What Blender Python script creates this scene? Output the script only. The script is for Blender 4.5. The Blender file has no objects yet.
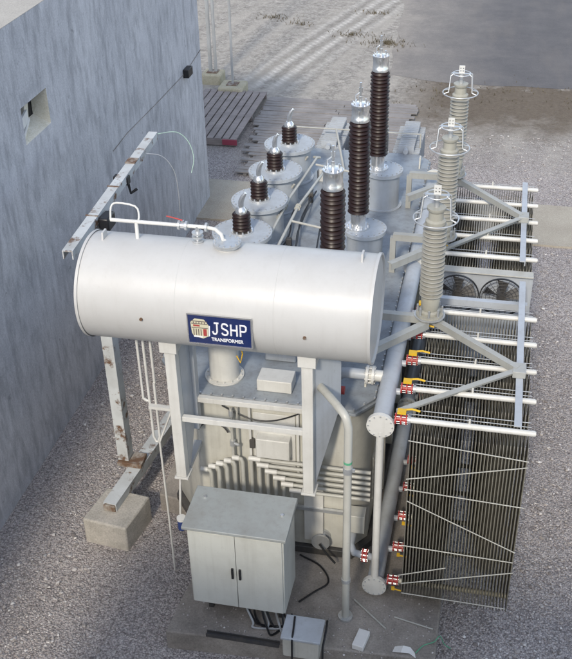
import bpy, bmesh, random, math
from math import sin, cos, pi, radians, sqrt
from mathutils import Vector, Matrix
random.seed(7)
COL = bpy.context.scene.collection

# ------------------------------------------------------------------ materials
def nmat(name):
    m = bpy.data.materials.new(name); m.use_nodes = True
    nt = m.node_tree; b = nt.nodes['Principled BSDF']
    return m, nt, b
def N(nt, t, **kw):
    n = nt.nodes.new(t)
    for k, v in kw.items():
        if hasattr(n, k): setattr(n, k, v)
        else: n.inputs[k.replace('_', ' ')].default_value = v
    return n
def ramp(nt, fac, stops, interp='LINEAR'):
    r = nt.nodes.new('ShaderNodeValToRGB'); r.color_ramp.interpolation = interp
    e = r.color_ramp.elements
    while len(e) < len(stops): e.new(.5)
    for i, (p, c) in enumerate(stops):
        e[i].position = p; e[i].color = (c if len(c) == 4 else (*c, 1)) if not isinstance(c, (int, float)) else (c, c, c, 1)
    nt.links.new(fac, r.inputs[0]); return r.outputs[0]
def mix(nt, fac, a, b, mode='MIX'):
    n = nt.nodes.new('ShaderNodeMix'); n.data_type = 'RGBA'; n.blend_type = mode
    for i, v in ((0, fac), (6, a), (7, b)):
        if isinstance(v, (int, float)): n.inputs[i].default_value = v
        elif isinstance(v, tuple): n.inputs[i].default_value = (*v, 1)
        else: nt.links.new(v, n.inputs[i])
    return n.outputs[2]
def objco(nt, scale=(1, 1, 1), rot=(0, 0, 0), world=True):
    if world:
        g = nt.nodes.new('ShaderNodeNewGeometry'); src = g.outputs['Position']
    else:
        g = nt.nodes.new('ShaderNodeTexCoord'); src = g.outputs['Object']
    mp = nt.nodes.new('ShaderNodeMapping'); mp.inputs['Scale'].default_value = scale; mp.inputs['Rotation'].default_value = rot
    nt.links.new(src, mp.inputs[0]); return mp.outputs[0]
def noise(nt, co, scale, detail=4, rough=.55):
    n = nt.nodes.new('ShaderNodeTexNoise'); n.inputs['Scale'].default_value = scale
    n.inputs['Detail'].default_value = detail; n.inputs['Roughness'].default_value = rough
    nt.links.new(co, n.inputs['Vector']); return n.outputs['Fac']
def voro(nt, co, scale, feat='F1'):
    n = nt.nodes.new('ShaderNodeTexVoronoi'); n.inputs['Scale'].default_value = scale; n.feature = feat
    nt.links.new(co, n.inputs['Vector']); return n
def bump(nt, b, h, strength=.3, dist=.02):
    n = nt.nodes.new('ShaderNodeBump'); n.inputs['Strength'].default_value = strength; n.inputs['Distance'].default_value = dist
    nt.links.new(h, n.inputs['Height']); nt.links.new(n.outputs[0], b.inputs['Normal'])
def mathn(nt, op, a, bb=None):
    n = nt.nodes.new('ShaderNodeMath'); n.operation = op
    for i, v in enumerate((a, bb)):
        if v is None: continue
        if isinstance(v, (int, float)): n.inputs[i].default_value = v
        else: nt.links.new(v, n.inputs[i])
    return n.outputs[0]

def paint(name, col, rough=.42, dirt=.22, dirtcol=(.16, .14, .11), spec=.45, metal=0.0, dscale=2.2):
    m, nt, b = nmat(name)
    co = objco(nt)
    big = noise(nt, co, dscale, 4, .62)
    f = ramp(nt, big, [(.42, 0.0), (.75, 1.0)])
    fine = noise(nt, co, 26, 3, .7)
    f2 = ramp(nt, fine, [(.60, 0.0), (.72, 1.0)])
    streak = noise(nt, objco(nt, (14, 14, .9)), 1.0, 3, .6)
    f3 = ramp(nt, streak, [(.5, 0.0), (.75, 1.0)])
    c = mix(nt, mathn(nt, 'MULTIPLY', f, dirt), col, dirtcol)
    c = mix(nt, mathn(nt, 'MULTIPLY', f2, dirt * .55), c, dirtcol)
    c = mix(nt, mathn(nt, 'MULTIPLY', f3, dirt * .6), c, dirtcol)
    nt.links.new(c, b.inputs['Base Color'])
    rr = mathn(nt, 'ADD', mathn(nt, 'MULTIPLY', big, .25), rough - .12)
    nt.links.new(rr, b.inputs['Roughness'])
    b.inputs['Specular IOR Level'].default_value = spec; b.inputs['Metallic'].default_value = metal
    bump(nt, b, noise(nt, co, 9, 3), .05, .01)
    return m
M = {}
M['tank'] = paint('tank_paint', (.55, .545, .49), .38, .3)
M['turret'] = paint('turret_paint', (.42, .46, .50), .38, .3)
M['cover'] = paint('cover_paint', (.29, .325, .36), .42, .5, (.10, .09, .08))
M['shell'] = paint('conservator_paint', (.50, .50, .487), .38, .14, (.26, .24, .21))
M['white'] = paint('white_paint', (.62, .62, .59), .42, .22)
M['bluegrey'] = paint('bluegrey_paint', (.43, .465, .505), .38, .25)
M['frame'] = paint('bracket_paint', (.38, .39, .37), .45, .3)
M['cab'] = paint('cabinet_paint', (.56, .575, .535), .38, .2)
M['cabroof'] = paint('cabinet_roof_paint', (.31, .335, .335), .40, .35)
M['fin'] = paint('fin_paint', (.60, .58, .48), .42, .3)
M['findark'] = paint('fin_shadow_paint', (.13, .125, .105), .5, .3)  # same paint as the fins, darkened to put gap shade into the colour
M['pipe'] = paint('pipe_paint', (.46, .46, .42), .36, .25)
M['galv'] = paint('galvanised', (.55, .57, .58), .38, .3, metal=.55)
M['alu'] = paint('aluminium', (.78, .78, .77), .26, .1, metal=.85)
M['chrome'] = paint('bright_metal', (.85, .85, .83), .22, .08, metal=.9)
M['porc'] = paint('brown_porcelain', (.016, .006, .0045), .38, .08, (.05, .03, .025), .35)
M['sil'] = paint('grey_silicone', (.33, .325, .29), .5, .3, (.2, .17, .12))
M['capyel'] = paint('cap_cast', (.36, .355, .305), .42, .3)
M['black'] = paint('black_plastic', (.012, .012, .014), .4, .1, (.06, .06, .05))
M['dark'] = paint('dark_steel', (.05, .05, .052), .5, .4)
M['red'] = paint('red_paint', (.40, .035, .035), .45, .35)
M['yellow'] = paint('yellow_paint', (.72, .45, .03), .4, .12)
M['blue'] = paint('blue_sign', (.009, .022, .10), .35, .15)
M['navy'] = paint('navy_plastic', (.02, .04, .14), .4, .1)
M['letter'] = paint('lettering', (.75, .76, .78), .4, .03)
M['emblem'] = paint('emblem_cream', (.58, .55, .40), .4, .1)
M['emblem_dark'] = paint('emblem_shade', (.16, .13, .12), .4, .1)
M['green'] = paint('green_tape', (.10, .38, .22), .5, .1)
M['palegreen'] = paint('pale_green_wire', (.35, .50, .42), .5, .1)
M['paper'] = paint('paper', (.72, .72, .70), .7, .15)
M['pinkish'] = paint('red_edge', (.28, .05, .08), .5, .1)

def rusty(name, col, amt=.5):
    m, nt, b = nmat(name); co = objco(nt)
    f = ramp(nt, noise(nt, co, 5, 8, .7), [(.62 - amt * .25, 0.0), (.70 - amt * .2, 1.0)])
    r = mix(nt, noise(nt, co, 40, 4), (.07, .040, .025), (.20, .115, .065))
    d = mix(nt, ramp(nt, noise(nt, co, 3, 6), [(.4, 0.), (.8, .5)]), col, (.2, .19, .17))
    nt.links.new(mix(nt, f, d, r), b.inputs['Base Color']); b.inputs['Roughness'].default_value = .6
    bump(nt, b, noise(nt, co, 30, 4), .2, .01); return m
M['oldsteel'] = rusty('old_painted_steel', (.54, .57, .58), .3)
M['rust'] = rusty('rusted_steel', (.34, .31, .27), .9)

def concrete(name, c1, c2, scale=1.5, streaks=0, bumps=.25):
    m, nt, b = nmat(name); co = objco(nt)
    n1 = noise(nt, co, scale, 8, .65)
    c = mix(nt, ramp(nt, n1, [(.3, 0.), (.72, 1.)]), c1, c2)
    n2 = noise(nt, co, 40, 6, .75)
    c = mix(nt, .45, c, ramp(nt, n2, [(.25, (.15,) * 3), (.75, (.85,) * 3)]), 'OVERLAY')
    if streaks:
        s = noise(nt, objco(nt, (2.6, 2.6, .75)), 1.9, 12, .72)
        c = mix(nt, mathn(nt, 'MULTIPLY', ramp(nt, s, [(.46, 0.), (.62, 1.)]), streaks), c, tuple(x * .58 for x in c1))
        s2 = noise(nt, objco(nt, (3, 3, 1.0)), 2.6, 10, .78)
        c = mix(nt, mathn(nt, 'MULTIPLY', ramp(nt, s2, [(.50, 0.), (.70, 1.)]), streaks * .7), c, tuple(min(1, x * 1.35) for x in c2))
        # board-marked formwork joints
        sep = nt.nodes.new('ShaderNodeSeparateXYZ'); g = nt.nodes.new('ShaderNodeNewGeometry'); nt.links.new(g.outputs['Position'], sep.inputs[0])
        spots = ramp(nt, noise(nt, co, 7, 3, .5), [(.68, 0.), (.74, 1.)])
        c = mix(nt, mathn(nt, 'MULTIPLY', spots, .35), c, (.12, .12, .12))
    nt.links.new(c, b.inputs['Base Color']); b.inputs['Roughness'].default_value = .9
    b.inputs['Specular IOR Level'].default_value = .2
    bump(nt, b, mathn(nt, 'ADD', n2, mathn(nt, 'MULTIPLY', n1, 2.0)), bumps, .02); return m
M['wall'] = concrete('streaked_concrete', (.42, .43, .46), (.60, .605, .63), .5, .55)
M['pale_wall'] = concrete('pale_facade', (.62, .59, .53), (.72, .69, .63), 2.)  # kept pale so the added building bounces light forward
M['roofc'] = concrete('roof_concrete', (.36, .34, .31), (.44, .42, .38), 2.)
M['block'] = concrete('block_concrete', (.36, .34, .30), (.52, .49, .44), 4., 0, .5)
M['slab'] = concrete('slab_concrete', (.17, .155, .14), (.38, .35, .315), 1.6, 0, .3)
M['path'] = concrete('path_concrete', (.33, .30, .25), (.42, .39, .33), 1.3, 0, .3)
M['footing'] = concrete('footing_concrete', (.38, .35, .25), (.50, .46, .35), 4., 0, .5)
M['plaster'] = concrete('pale_plaster', (.62, .59, .48), (.78, .74, .64), 5., 0, .3)

def gravel():
    m, nt, b = nmat('gravel')
    g = nt.nodes.new('ShaderNodeNewGeometry'); pos = g.outputs['Position']
    sep = nt.nodes.new('ShaderNodeSeparateXYZ'); nt.links.new(pos, sep.inputs[0])
    v = voro(nt, pos, 40); v2 = voro(nt, pos, 90)
    bw = nt.nodes.new('ShaderNodeSeparateColor'); nt.links.new(v.outputs['Color'], bw.inputs[0])
    bw2 = nt.nodes.new('ShaderNodeSeparateColor'); nt.links.new(v2.outputs['Color'], bw2.inputs[0])
    st = ramp(nt, bw.outputs[0], [(0., (.16, .145, .14)), (.3, (.37, .352, .345)), (.7, (.57, .54, .52)), (.93, (.68, .64, .60)), (1., (.85, .80, .76))])
    st = mix(nt, mathn(nt, 'MULTIPLY', bw.outputs[1], .4), st, (.56, .45, .40))
    st2 = ramp(nt, bw2.outputs[0], [(0., (.16, .14, .135)), (.5, (.44, .40, .38)), (1., (.74, .69, .64))])
    c = mix(nt, 1.0, mix(nt, .42, st, st2), (.97, .97, .99), 'MULTIPLY')
    gap = ramp(nt, v.outputs['Distance'], [(.35, 1.), (.75, .5)])   # crevices between stones
    c = mix(nt, .8, c, gap, 'MULTIPLY')
    # patches
    n1 = noise(nt, pos, .35, 6, .6)
    c = mix(nt, .5, c, ramp(nt, n1, [(.3, (.34,) * 3), (.7, (.66,) * 3)]), 'OVERLAY')
    # fine sandy ground farther out behind the transformer
    wob = mathn(nt, 'MULTIPLY', mathn(nt, 'SUBTRACT', noise(nt, pos, .25, 5), .5), 6.)
    yy = mathn(nt, 'ADD', sep.outputs[1], wob)
    far = ramp(nt, mathn(nt, 'DIVIDE', yy, 60.), [(.36, 0.), (.44, 1.)])
    sn = noise(nt, pos, 3.5, 8, .75)
    sand = ramp(nt, sn, [(.25, (.22, .205, .185)), (.5, (.38, .355, .32)), (.75, (.54, .505, .455))])
    sp = voro(nt, pos, 14); spc = nt.nodes.new('ShaderNodeSeparateColor'); nt.links.new(sp.outputs['Color'], spc.inputs[0])
    sand = mix(nt, .4, sand, ramp(nt, spc.outputs[0], [(0., (.25,) * 3), (1., (.75,) * 3)]), 'OVERLAY')
    c = mix(nt, far, c, sand)
    # wheel-worn pale lanes running away on the left
    a = mathn(nt, 'ADD', sep.outputs[0], mathn(nt, 'MULTIPLY', sep.outputs[1], -.17))
    w = nt.nodes.new('ShaderNodeTexWave'); w.wave_type = 'BANDS'; w.bands_direction = 'X'
    cmb = nt.nodes.new('ShaderNodeCombineXYZ'); nt.links.new(a, cmb.inputs[0]); nt.links.new(mathn(nt, 'MULTIPLY', sep.outputs[1], .05), cmb.inputs[1])
    nt.links.new(cmb.outputs[0], w.inputs['Vector']); w.inputs['Scale'].default_value = .30; w.inputs['Distortion'].default_value = 3.6; w.inputs['Detail'].default_value = 4; w.inputs['Detail Scale'].default_value = 1.5
    lane = mathn(nt, 'MULTIPLY', ramp(nt, w.outputs['Fac'], [(.45, 0.), (.8, 1.)]), far)
    c = mix(nt, mathn(nt, 'MULTIPLY', mathn(nt, 'MULTIPLY', lane, ramp(nt, noise(nt, pos, .4, 5, .6), [(.35, .1), (.6, 1.)])), .75), c, mix(nt, sn, (.34, .315, .28), (.60, .56, .50)))
    dy = mathn(nt, 'SUBTRACT', sep.outputs[1], 27.)
    uu = mathn(nt, 'SUBTRACT', mathn(nt, 'ADD', sep.outputs[0], 6.9), mathn(nt, 'ADD', mathn(nt, 'MULTIPLY', dy, .20), mathn(nt, 'MULTIPLY', mathn(nt, 'MULTIPLY', dy, dy), .004)))
    uw = mathn(nt, 'ADD', uu, mathn(nt, 'MULTIPLY', mathn(nt, 'SUBTRACT', noise(nt, pos, 1.2, 6, .7), .5), .22))
    band1 = mathn(nt, 'POWER', mathn(nt, 'ABSOLUTE', mathn(nt, 'SINE', mathn(nt, 'MULTIPLY', uw, 5.6))), 3.)
    inr = mathn(nt, 'MULTIPLY', ramp(nt, mathn(nt, 'ADD', mathn(nt, 'MULTIPLY', uw, .25), .5), [(.22, 0.), (.34, 1.), (.62, 1.), (.80, 0.)]), ramp(nt, mathn(nt, 'MULTIPLY', dy, .1), [(.0, 0.), (.12, 1.)]))
    tread = ramp(nt, mathn(nt, 'SINE', mathn(nt, 'MULTIPLY', mathn(nt, 'ADD', sep.outputs[1], mathn(nt, 'MULTIPLY', uu, .8)), 26.)), [(0., .55), (1., 1.)])
    tr = mathn(nt, 'MULTIPLY', mathn(nt, 'MULTIPLY', mathn(nt, 'MULTIPLY', band1, inr), tread), ramp(nt, sn, [(.3, .45), (.6, 1.)]))
    c = mix(nt, mathn(nt, 'MULTIPLY', inr, .3), c, (.25, .235, .21))
    c = mix(nt, mathn(nt, 'MULTIPLY', tr, .9), c, (.74, .71, .66))
    # brown dry-grass band before the road
    by = mathn(nt, 'DIVIDE', mathn(nt, 'ADD', sep.outputs[1], mathn(nt, 'MULTIPLY', mathn(nt, 'SUBTRACT', noise(nt, pos, 1.1, 8, .7), .5), 5.)), 60.)
    band = ramp(nt, by, [(.405, 0.), (.44, 1.), (.48, 1.), (.495, 0.)])
    bx = ramp(nt, mathn(nt, 'ADD', mathn(nt, 'DIVIDE', sep.outputs[0], 10.), .5), [(.18, 0.), (.34, 1.)])
    bb = mathn(nt, 'MULTIPLY', mathn(nt, 'MULTIPLY', band, bx), .9)
    c = mix(nt, bb, c, mix(nt, noise(nt, pos, 9, 6, .7), (.06, .045, .034), (.24, .195, .145)))
    nt.links.new(c, b.inputs['Base Color']); b.inputs['Roughness'].default_value = .95; b.inputs['Specular IOR Level'].default_value = .15
    h = mathn(nt, 'ADD', mathn(nt, 'MULTIPLY', v.outputs['Distance'], -1.2), mathn(nt, 'MULTIPLY', v2.outputs['Distance'], -.6))
    bump(nt, b, h, .75, .025); return m
M['gravel'] = gravel()
def asphalt():
    m, nt, b = nmat('asphalt')
    co = objco(nt)
    c = mix(nt, ramp(nt, noise(nt, co, .9, 9, .72), [(.3, 0.), (.7, 1.)]), (.088, .085, .088), (.135, .128, .127))
    c = mix(nt, ramp(nt, noise(nt, objco(nt, (1.2, .25, 1)), .55, 5, .6), [(.5, 0.), (.7, .5)]), c, (.18, .16, .14))
    sx = nt.nodes.new('ShaderNodeSeparateXYZ'); g = nt.nodes.new('ShaderNodeNewGeometry'); nt.links.new(g.outputs['Position'], sx.inputs[0])
    xx = mathn(nt, 'ADD', sx.outputs[0], mathn(nt, 'MULTIPLY', mathn(nt, 'SUBTRACT', noise(nt, co, .8, 8, .7), .5), 4.))
    dust = ramp(nt, mathn(nt, 'DIVIDE', mathn(nt, 'ADD', xx, 5.), 8.), [(.17, 1.), (.28, .6), (.62, 0.)])
    c = mix(nt, mathn(nt, 'MULTIPLY', dust, .92), c, mix(nt, noise(nt, co, 5, 7, .75), (.17, .15, .13), (.42, .385, .34)))
    c = mix(nt, .5, c, ramp(nt, noise(nt, co, 30, 4, .8), [(.3, (.3,) * 3), (.7, (.7,) * 3)]), 'OVERLAY')
    nt.links.new(c, b.inputs['Base Color']); b.inputs['Roughness'].default_value = .8
    bump(nt, b, noise(nt, co, 60, 3), .3, .01); return m
M['asphalt'] = asphalt()
def wood(name, c1, c2):
    m, nt, b = nmat(name)
    co = objco(nt, (1.2, 14, 14)); n = noise(nt, co, 2.0, 6, .6)
    c = mix(nt, n, c1, c2)
    c = mix(nt, .6, c, ramp(nt, noise(nt, objco(nt), 1.6, 5, .7), [(.3, (.3,) * 3), (.7, (.7,) * 3)]), 'OVERLAY')
    nt.links.new(c, b.inputs['Base Color']); b.inputs['Roughness'].default_value = .85; bump(nt, b, n, .3, .01); return m
M['wood'] = wood('weathered_boards', (.15, .14, .135), (.33, .31, .295))
M['wood2'] = wood('pallet_boards', (.19, .165, .155), (.35, .305, .285))
def leafm(name, c1, c2):
    m, nt, b = nmat(name); nt.links.new(mix(nt, noise(nt, objco(nt), 12, 3), c1, c2), b.inputs['Base Color']); b.inputs['Roughness'].default_value = .8; return m
M['weed'] = leafm('dry_weed', (.06, .055, .035), (.19, .16, .11))
M['twig'] = leafm('twig', (.05, .04, .03), (.14, .11, .08))

# ------------------------------------------------------------------ mesh builder
class MB:
    def __init__(s): s.v = []; s.f = []; s.sm = []
    def add(s, vs, fs, smooth=False):
        o = len(s.v); s.v += [tuple(v) for v in vs]; s.f += [tuple(i + o for i in f) for f in fs]; s.sm += [smooth] * len(fs); return s
    def box(s, lo, hi):
        x0, y0, z0 = lo; x1, y1, z1 = hi
        return s.add([(x0,y0,z0),(x1,y0,z0),(x1,y1,z0),(x0,y1,z0),(x0,y0,z1),(x1,y0,z1),(x1,y1,z1),(x0,y1,z1)],
                     [(0,3,2,1),(4,5,6,7),(0,1,5,4),(1,2,6,5),(2,3,7,6),(3,0,4,7)])
    def beam(s, p0, p1, w, h, up=(0,0,1)):
        p0, p1 = Vector(p0), Vector(p1); d = (p1-p0).normalized(); u = Vector(up)
        a = d.cross(u).normalized(); b = a.cross(d).normalized()
        vs = [p + a*sx*w/2 + b*sz*h/2 for p in (p0, p1) for sx, sz in ((-1,-1),(1,-1),(1,1),(-1,1))]
        return s.add(vs, [(3,2,1,0),(4,5,6,7),(0,1,5,4),(1,2,6,5),(2,3,7,6),(3,0,4,7)])
    def angle(s, p0, p1, w, t=.012, up=(0,0,1)):   # an L profile
        p0, p1 = Vector(p0), Vector(p1); d = (p1-p0).normalized(); a = d.cross(Vector(up)).normalized(); b = a.cross(d).normalized()
        s.beam(p0, p1, w, t, up)
        s.beam(p0 - b*w/2 + a*(w/2-t/2) - b*t*.6, p1 - b*w/2 + a*(w/2-t/2) - b*t*.6, t, w-.001, up); return s
    def frames(s, pts):
        pts = [Vector(p) for p in pts]; out = []; prev = None
        for i, p in enumerate(pts):
            if i == 0: d = pts[1]-p
            elif i == len(pts)-1: d = p-pts[i-1]
            else: d = (pts[i+1]-p).normalized() + (p-pts[i-1]).normalized()
            d.normalize()
            if prev is None: a = d.orthogonal().normalized()
            else: a = (prev - d*prev.dot(d)).normalized()
            prev = a; out.append((p, a, d.cross(a)))
        return out
    def tube(s, pts, r, n=12, caps=True, rs=None):
        fr = s.frames(pts); vs = []; fs = []
        for j, (p, a, b) in enumerate(fr):
            rr = rs[j] if rs else r
            for k in range(n):
                t = 2*pi*k/n; vs.append(p + a*cos(t)*rr + b*sin(t)*rr)
        for j in range(len(fr)-1):
            for k in range(n): fs.append((j*n+k, j*n+(k+1)%n, (j+1)*n+(k+1)%n, (j+1)*n+k))
        s.add(vs, fs, True)
        if caps:
            m = len(fr)-1
            s.add(vs[:n], [tuple(reversed(range(n)))]); s.add(vs[m*n:], [tuple(range(n))])
        return s
    def cyl(s, p0, p1, r, n=24, r1=None): return s.tube([p0, p1], r, n, True, [r, r if r1 is None else r1])
    def lathe(s, prof, c, n=32, axis='Z'):
        vs = []; fs = []; cx, cy, cz = c
        for r, h in prof:
            for k in range(n):
                t = 2*pi*k/n
                if axis == 'Z': vs.append((cx+r*cos(t), cy+r*sin(t), cz+h))
                elif axis == 'X': vs.append((cx+h, cy+r*cos(t), cz+r*sin(t)))
                else: vs.append((cx+r*sin(t), cy+h, cz+r*cos(t)))
        for j in range(len(prof)-1):
            for k in range(n): fs.append((j*n+k, j*n+(k+1)%n, (j+1)*n+(k+1)%n, (j+1)*n+k))
        return s.add(vs, fs, True)
    def torus(s, c, R, r, n=40, m=8, axis='Z', arc=(0, 2*pi)):
        full = abs(arc[1]-arc[0]-2*pi) < 1e-6; pts = []
        K = n if full else n+1
        for k in range(K):
            t = arc[0]+(arc[1]-arc[0])*k/n
            o = (cos(t)*R, sin(t)*R)
            pts.append(Vector(c)+Vector({'Z': (o[0], o[1], 0), 'Y': (o[0], 0, o[1]), 'X': (0, o[0], o[1])}[axis]))
        if not full: return s.tube(pts, r, m)
        vs = []; fs = []
        ax = Vector({'Z': (0,0,1), 'Y': (0,1,0), 'X': (1,0,0)}[axis])
        for p in pts:
            d = (p-Vector(c)).normalized()
            for q in range(m):
                u = 2*pi*q/m; vs.append(p + d*cos(u)*r + ax*sin(u)*r)
        for k in range(n):
            for q in range(m): fs.append((k*m+q, k*m+(q+1)%m, ((k+1)%n)*m+(q+1)%m, ((k+1)%n)*m+q))
        return s.add(vs, fs, True)
    def prism(s, poly, z0, z1):
        n = len(poly); vs = [(x,y,z0) for x,y in poly]+[(x,y,z1) for x,y in poly]
        return s.add(vs, [tuple(reversed(range(n))), tuple(range(n, 2*n))]+[(i,(i+1)%n,(i+1)%n+n,i+n) for i in range(n)])
    def xprism(s, poly, x0, x1):   # polygon in (y,z)
        n = len(poly); vs = [(x0,y,z) for y,z in poly]+[(x1,y,z) for y,z in poly]
        return s.add(vs, [tuple(reversed(range(n))), tuple(range(n, 2*n))]+[(i,(i+1)%n,(i+1)%n+n,i+n) for i in range(n)])
    def bolts(s, c, R, n, r=.012, h=.02, axis='Z', ph=0):
        for k in range(n):
            t = ph+2*pi*k/n; c_ = Vector(c)
            if axis == 'Z': p = c_+Vector((cos(t)*R, sin(t)*R, 0)); q = p+Vector((0,0,h))
            elif axis == 'Y': p = c_+Vector((cos(t)*R, 0, sin(t)*R)); q = p+Vector((0,h,0))
            else: p = c_+Vector((0, cos(t)*R, sin(t)*R)); q = p+Vector((h,0,0))
            s.cyl(p, q, r, 6)
        return s

def sm(p, n=5):
    P = [Vector(q) for q in p]; P = [P[0]*2-P[1]]+P+[P[-1]*2-P[-2]]; out = []
    for i in range(1, len(P)-2):
        for k in range(n):
            t = k/n; a, b, c, d = P[i-1:i+3]
            out.append(.5*((2*b)+(c-a)*t+(2*a-5*b+4*c-d)*t*t+(-a+3*b-3*c+d)*t**3))
    out.append(P[-2]); return out
ROOT = {}
def obj(name, mb, mat, parent=None, bevel=0, loc=None):
    base = Vector((0,0,0))
    if parent is not None: base = ROOT.get(parent.name, Vector((0,0,0)))
    elif loc is not None: base = Vector(loc)
    me = bpy.data.meshes.new(name)
    me.from_pydata([tuple(Vector(v)-base) for v in mb.v], [], mb.f)
    me.update()
    bm = bmesh.new(); bm.from_mesh(me); bmesh.ops.recalc_face_normals(bm, faces=bm.faces); bm.to_mesh(me); bm.free()
    for p, sm in zip(me.polygons, mb.sm): p.use_smooth = sm
    try: me.set_sharp_from_angle(angle=radians(40))
    except Exception: pass
    if mat: me.materials.append(mat)
    o = bpy.data.objects.new(name, me); COL.objects.link(o)
    if parent is not None:
        o.parent = parent; ROOT[o.name] = base
    else:
        o.location = base; ROOT[o.name] = base
    if bevel:
        b = o.modifiers.new('bevel', 'BEVEL'); b.width = bevel; b.segments = 2; b.limit_method = 'ANGLE'; b.angle_limit = radians(50)
    return o
def tag(o, label, cat, group=None):
    if len(label.split()) > 16: print('LONG', len(label.split()), label)
    o['label'] = label; o['category'] = cat
    if group: o['group'] = group
    return o
def thing(name, label, cat, loc, group=None):
    o = bpy.data.objects.new(name, None); COL.objects.link(o); o.location = loc; o.empty_display_size = .2
    ROOT[o.name] = Vector(loc); return tag(o, label, cat, group)
def struct(name, mb, mat, bevel=0):
    o = obj(name, mb, mat, None, bevel); o['kind'] = 'structure'; return o
def dup(root, loc, label=None):
    def cp(o, par):
        c = o.copy(); COL.objects.link(c); c.parent = par
        for ch in [q for q in ALLCH.get(o.name, [])]: cp(ch, c)
        return c
    ALLCH = {}
    for q in COL.objects:
        if q.parent: ALLCH.setdefault(q.parent.name, []).append(q)
    r = cp(root, None); r.location = loc
    if label: r['label'] = label
    return r

# ------------------------------------------------------------------ ground, path, road
struct('ground', MB().add([(-400,-300,0),(400,-300,0),(400,900,0),(-400,900,0)], [(0,1,2,3)]), M['gravel'])
def sheet(poly, z): return MB().add([(x, y, z) for x, y in poly], [tuple(range(len(poly)))])
random.seed(3)
edge = []
x = -3.3
for i in range(40): edge.append((x, 29.3 - .5*min(1, (x+3.3)/1.5) + random.uniform(-.05, .05))); x += .55
edge2 = [(-3.35 - .055*(k*.6) + random.uniform(-.06, .06) , 29.6+k*.6) for k in range(28, 0, -1)]
struct('road', sheet(edge+[(60,29.2),(60,47),(-5,46)]+edge2, .004), M['asphalt'])
pe = [(-14 + i*1.1, 19.15 + random.uniform(-.03,.03) - .004*i) for i in range(24)]
struct('path', MB().prism(pe+[(11.4,20.85),(-14,21.25)], -.1, .045), M['path'])
# slab under the transformer
struct('foundation_slab', MB().prism([(-3.36,7.76),(-.12,7.96),(-.10,18.2),(-4.2,18.2),(-4.2,10.1),(-3.2,9.9)], -.2, .30), M['slab'], .02)

# ------------------------------------------------------------------ concrete building on the left
bld = thing('concrete_building', 'bare streaked concrete building with a broken square opening in its wall', 'building', (-6.3, 14, 0))
X0 = -6.3; ZT = 6.32
oy0, oy1, oz0, oz1 = 11.94, 12.78, 4.68, 5.20
mb = MB(); g = .26
ys = [-1.5, oy0, oy1, 20.2]; zs = [0, oz0, oz1, ZT]
for i in range(3):
    for j in range(3):
        if i == 1 and j == 1: continue
        mb.add([(X0,ys[i],zs[j]),(X0,ys[i+1],zs[j]),(X0,ys[i+1],zs[j+1]),(X0,ys[i],zs[j+1])], [(0,1,2,3)])
mb.add([(X0,oy0,oz0),(X0-g,oy0,oz0),(X0-g,oy0,oz1),(X0,oy0,oz1)],[(0,1,2,3)])
mb.add([(X0,oy0,oz1),(X0-g,oy0,oz1),(X0-g,oy1,oz1),(X0,oy1,oz1)],[(0,1,2,3)])
mb.add([(X0,20.2,0),(-14,20.2,0),(-14,20.2,ZT),(X0,20.2,ZT)],[(0,1,2,3)])
mb.add([(X0,-1.5,0),(-14,-1.5,0),(-14,-1.5,ZT),(X0,-1.5,ZT)],[(0,1,2,3)])
mb.add([(-14,-1.5,0),(-14,20.2,0),(-14,20.2,ZT),(-14,-1.5,ZT)],[(0,1,2,3)])
obj('wall', mb, M['wall'], bld)
obj('roof', MB().box((-13.99,-1.49,ZT-.25),(X0-.003,20.19,ZT+.004)), M['roofc'], bld)
wo = obj('wall_opening', MB().add([(X0,oy1,oz0),(X0-g,oy1,oz0),(X0-g,oy1,oz1),(X0,oy1,oz1)],[(0,1,2,3)])
    .add([(X0,oy0,oz0),(X0,oy1,oz0),(X0-g,oy1,oz0+.12),(X0-g,oy0,oz0+.12)],[(0,1,2,3)]), M['plaster'], bld)
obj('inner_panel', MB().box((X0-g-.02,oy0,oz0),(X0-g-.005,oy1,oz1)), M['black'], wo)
obj('broken_board', MB().beam((X0-.04,oy0+.01,oz0+.27),(X0-.10,oy0+.34,oz0+.30),.03,.16), M['paper'], wo)
obj('broken_board', MB().beam((X0-.05,oy0+.03,oz0+.08),(X0-.09,oy0+.36,oz0+.24),.03,.05), M['paper'], wo)
obj('broken_board', MB().beam((X0-.07,oy0+.06,oz0+.06),(X0-.10,oy0+.24,oz0+.06),.03,.11), M['plaster'], wo)
obj('broken_board', MB().beam((X0-.16,oy0+.34,oz0+.02),(X0-.19,oy0+.50,oz0+.44),.05,.12,(0,1,0)), M['plaster'], wo)
t = thing('junction_box', 'small black box fixed on the streaked concrete wall, a dark line through it', 'junction box', (-6.3,19.08,3.33))
obj('housing', MB().box((-6.296,18.93,3.25),(-6.18,19.23,3.42)), M['black'], t, .01)
tag(obj('wall_cable', MB().tube([(-6.29,20.19,3.44),(-6.285,19.25,3.34),(-6.285,18.9,3.32),(-6.29,17.2,3.35),(-6.29,15.6,3.40),(-6.29,14.9,3.36)], .006, 6), M['slab'], loc=(-6.3,18,3.3)),
    'thin dark cable running level along the bluish concrete wall', 'cable')

# unseen building added behind the camera to shade the near ground
vb = thing('shade_building', 'plain building added out of view behind the camera, shading the near ground', 'building', (3,-8,0))
obj('wall', MB().box((-5.2,-16,0),(16,-1.45,8.2)), M['pale_wall'], vb)
obj('parapet', MB().box((-5.3,-1.7,8.203),(16.1,-1.4,8.45)), M['roofc'], vb)

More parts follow.
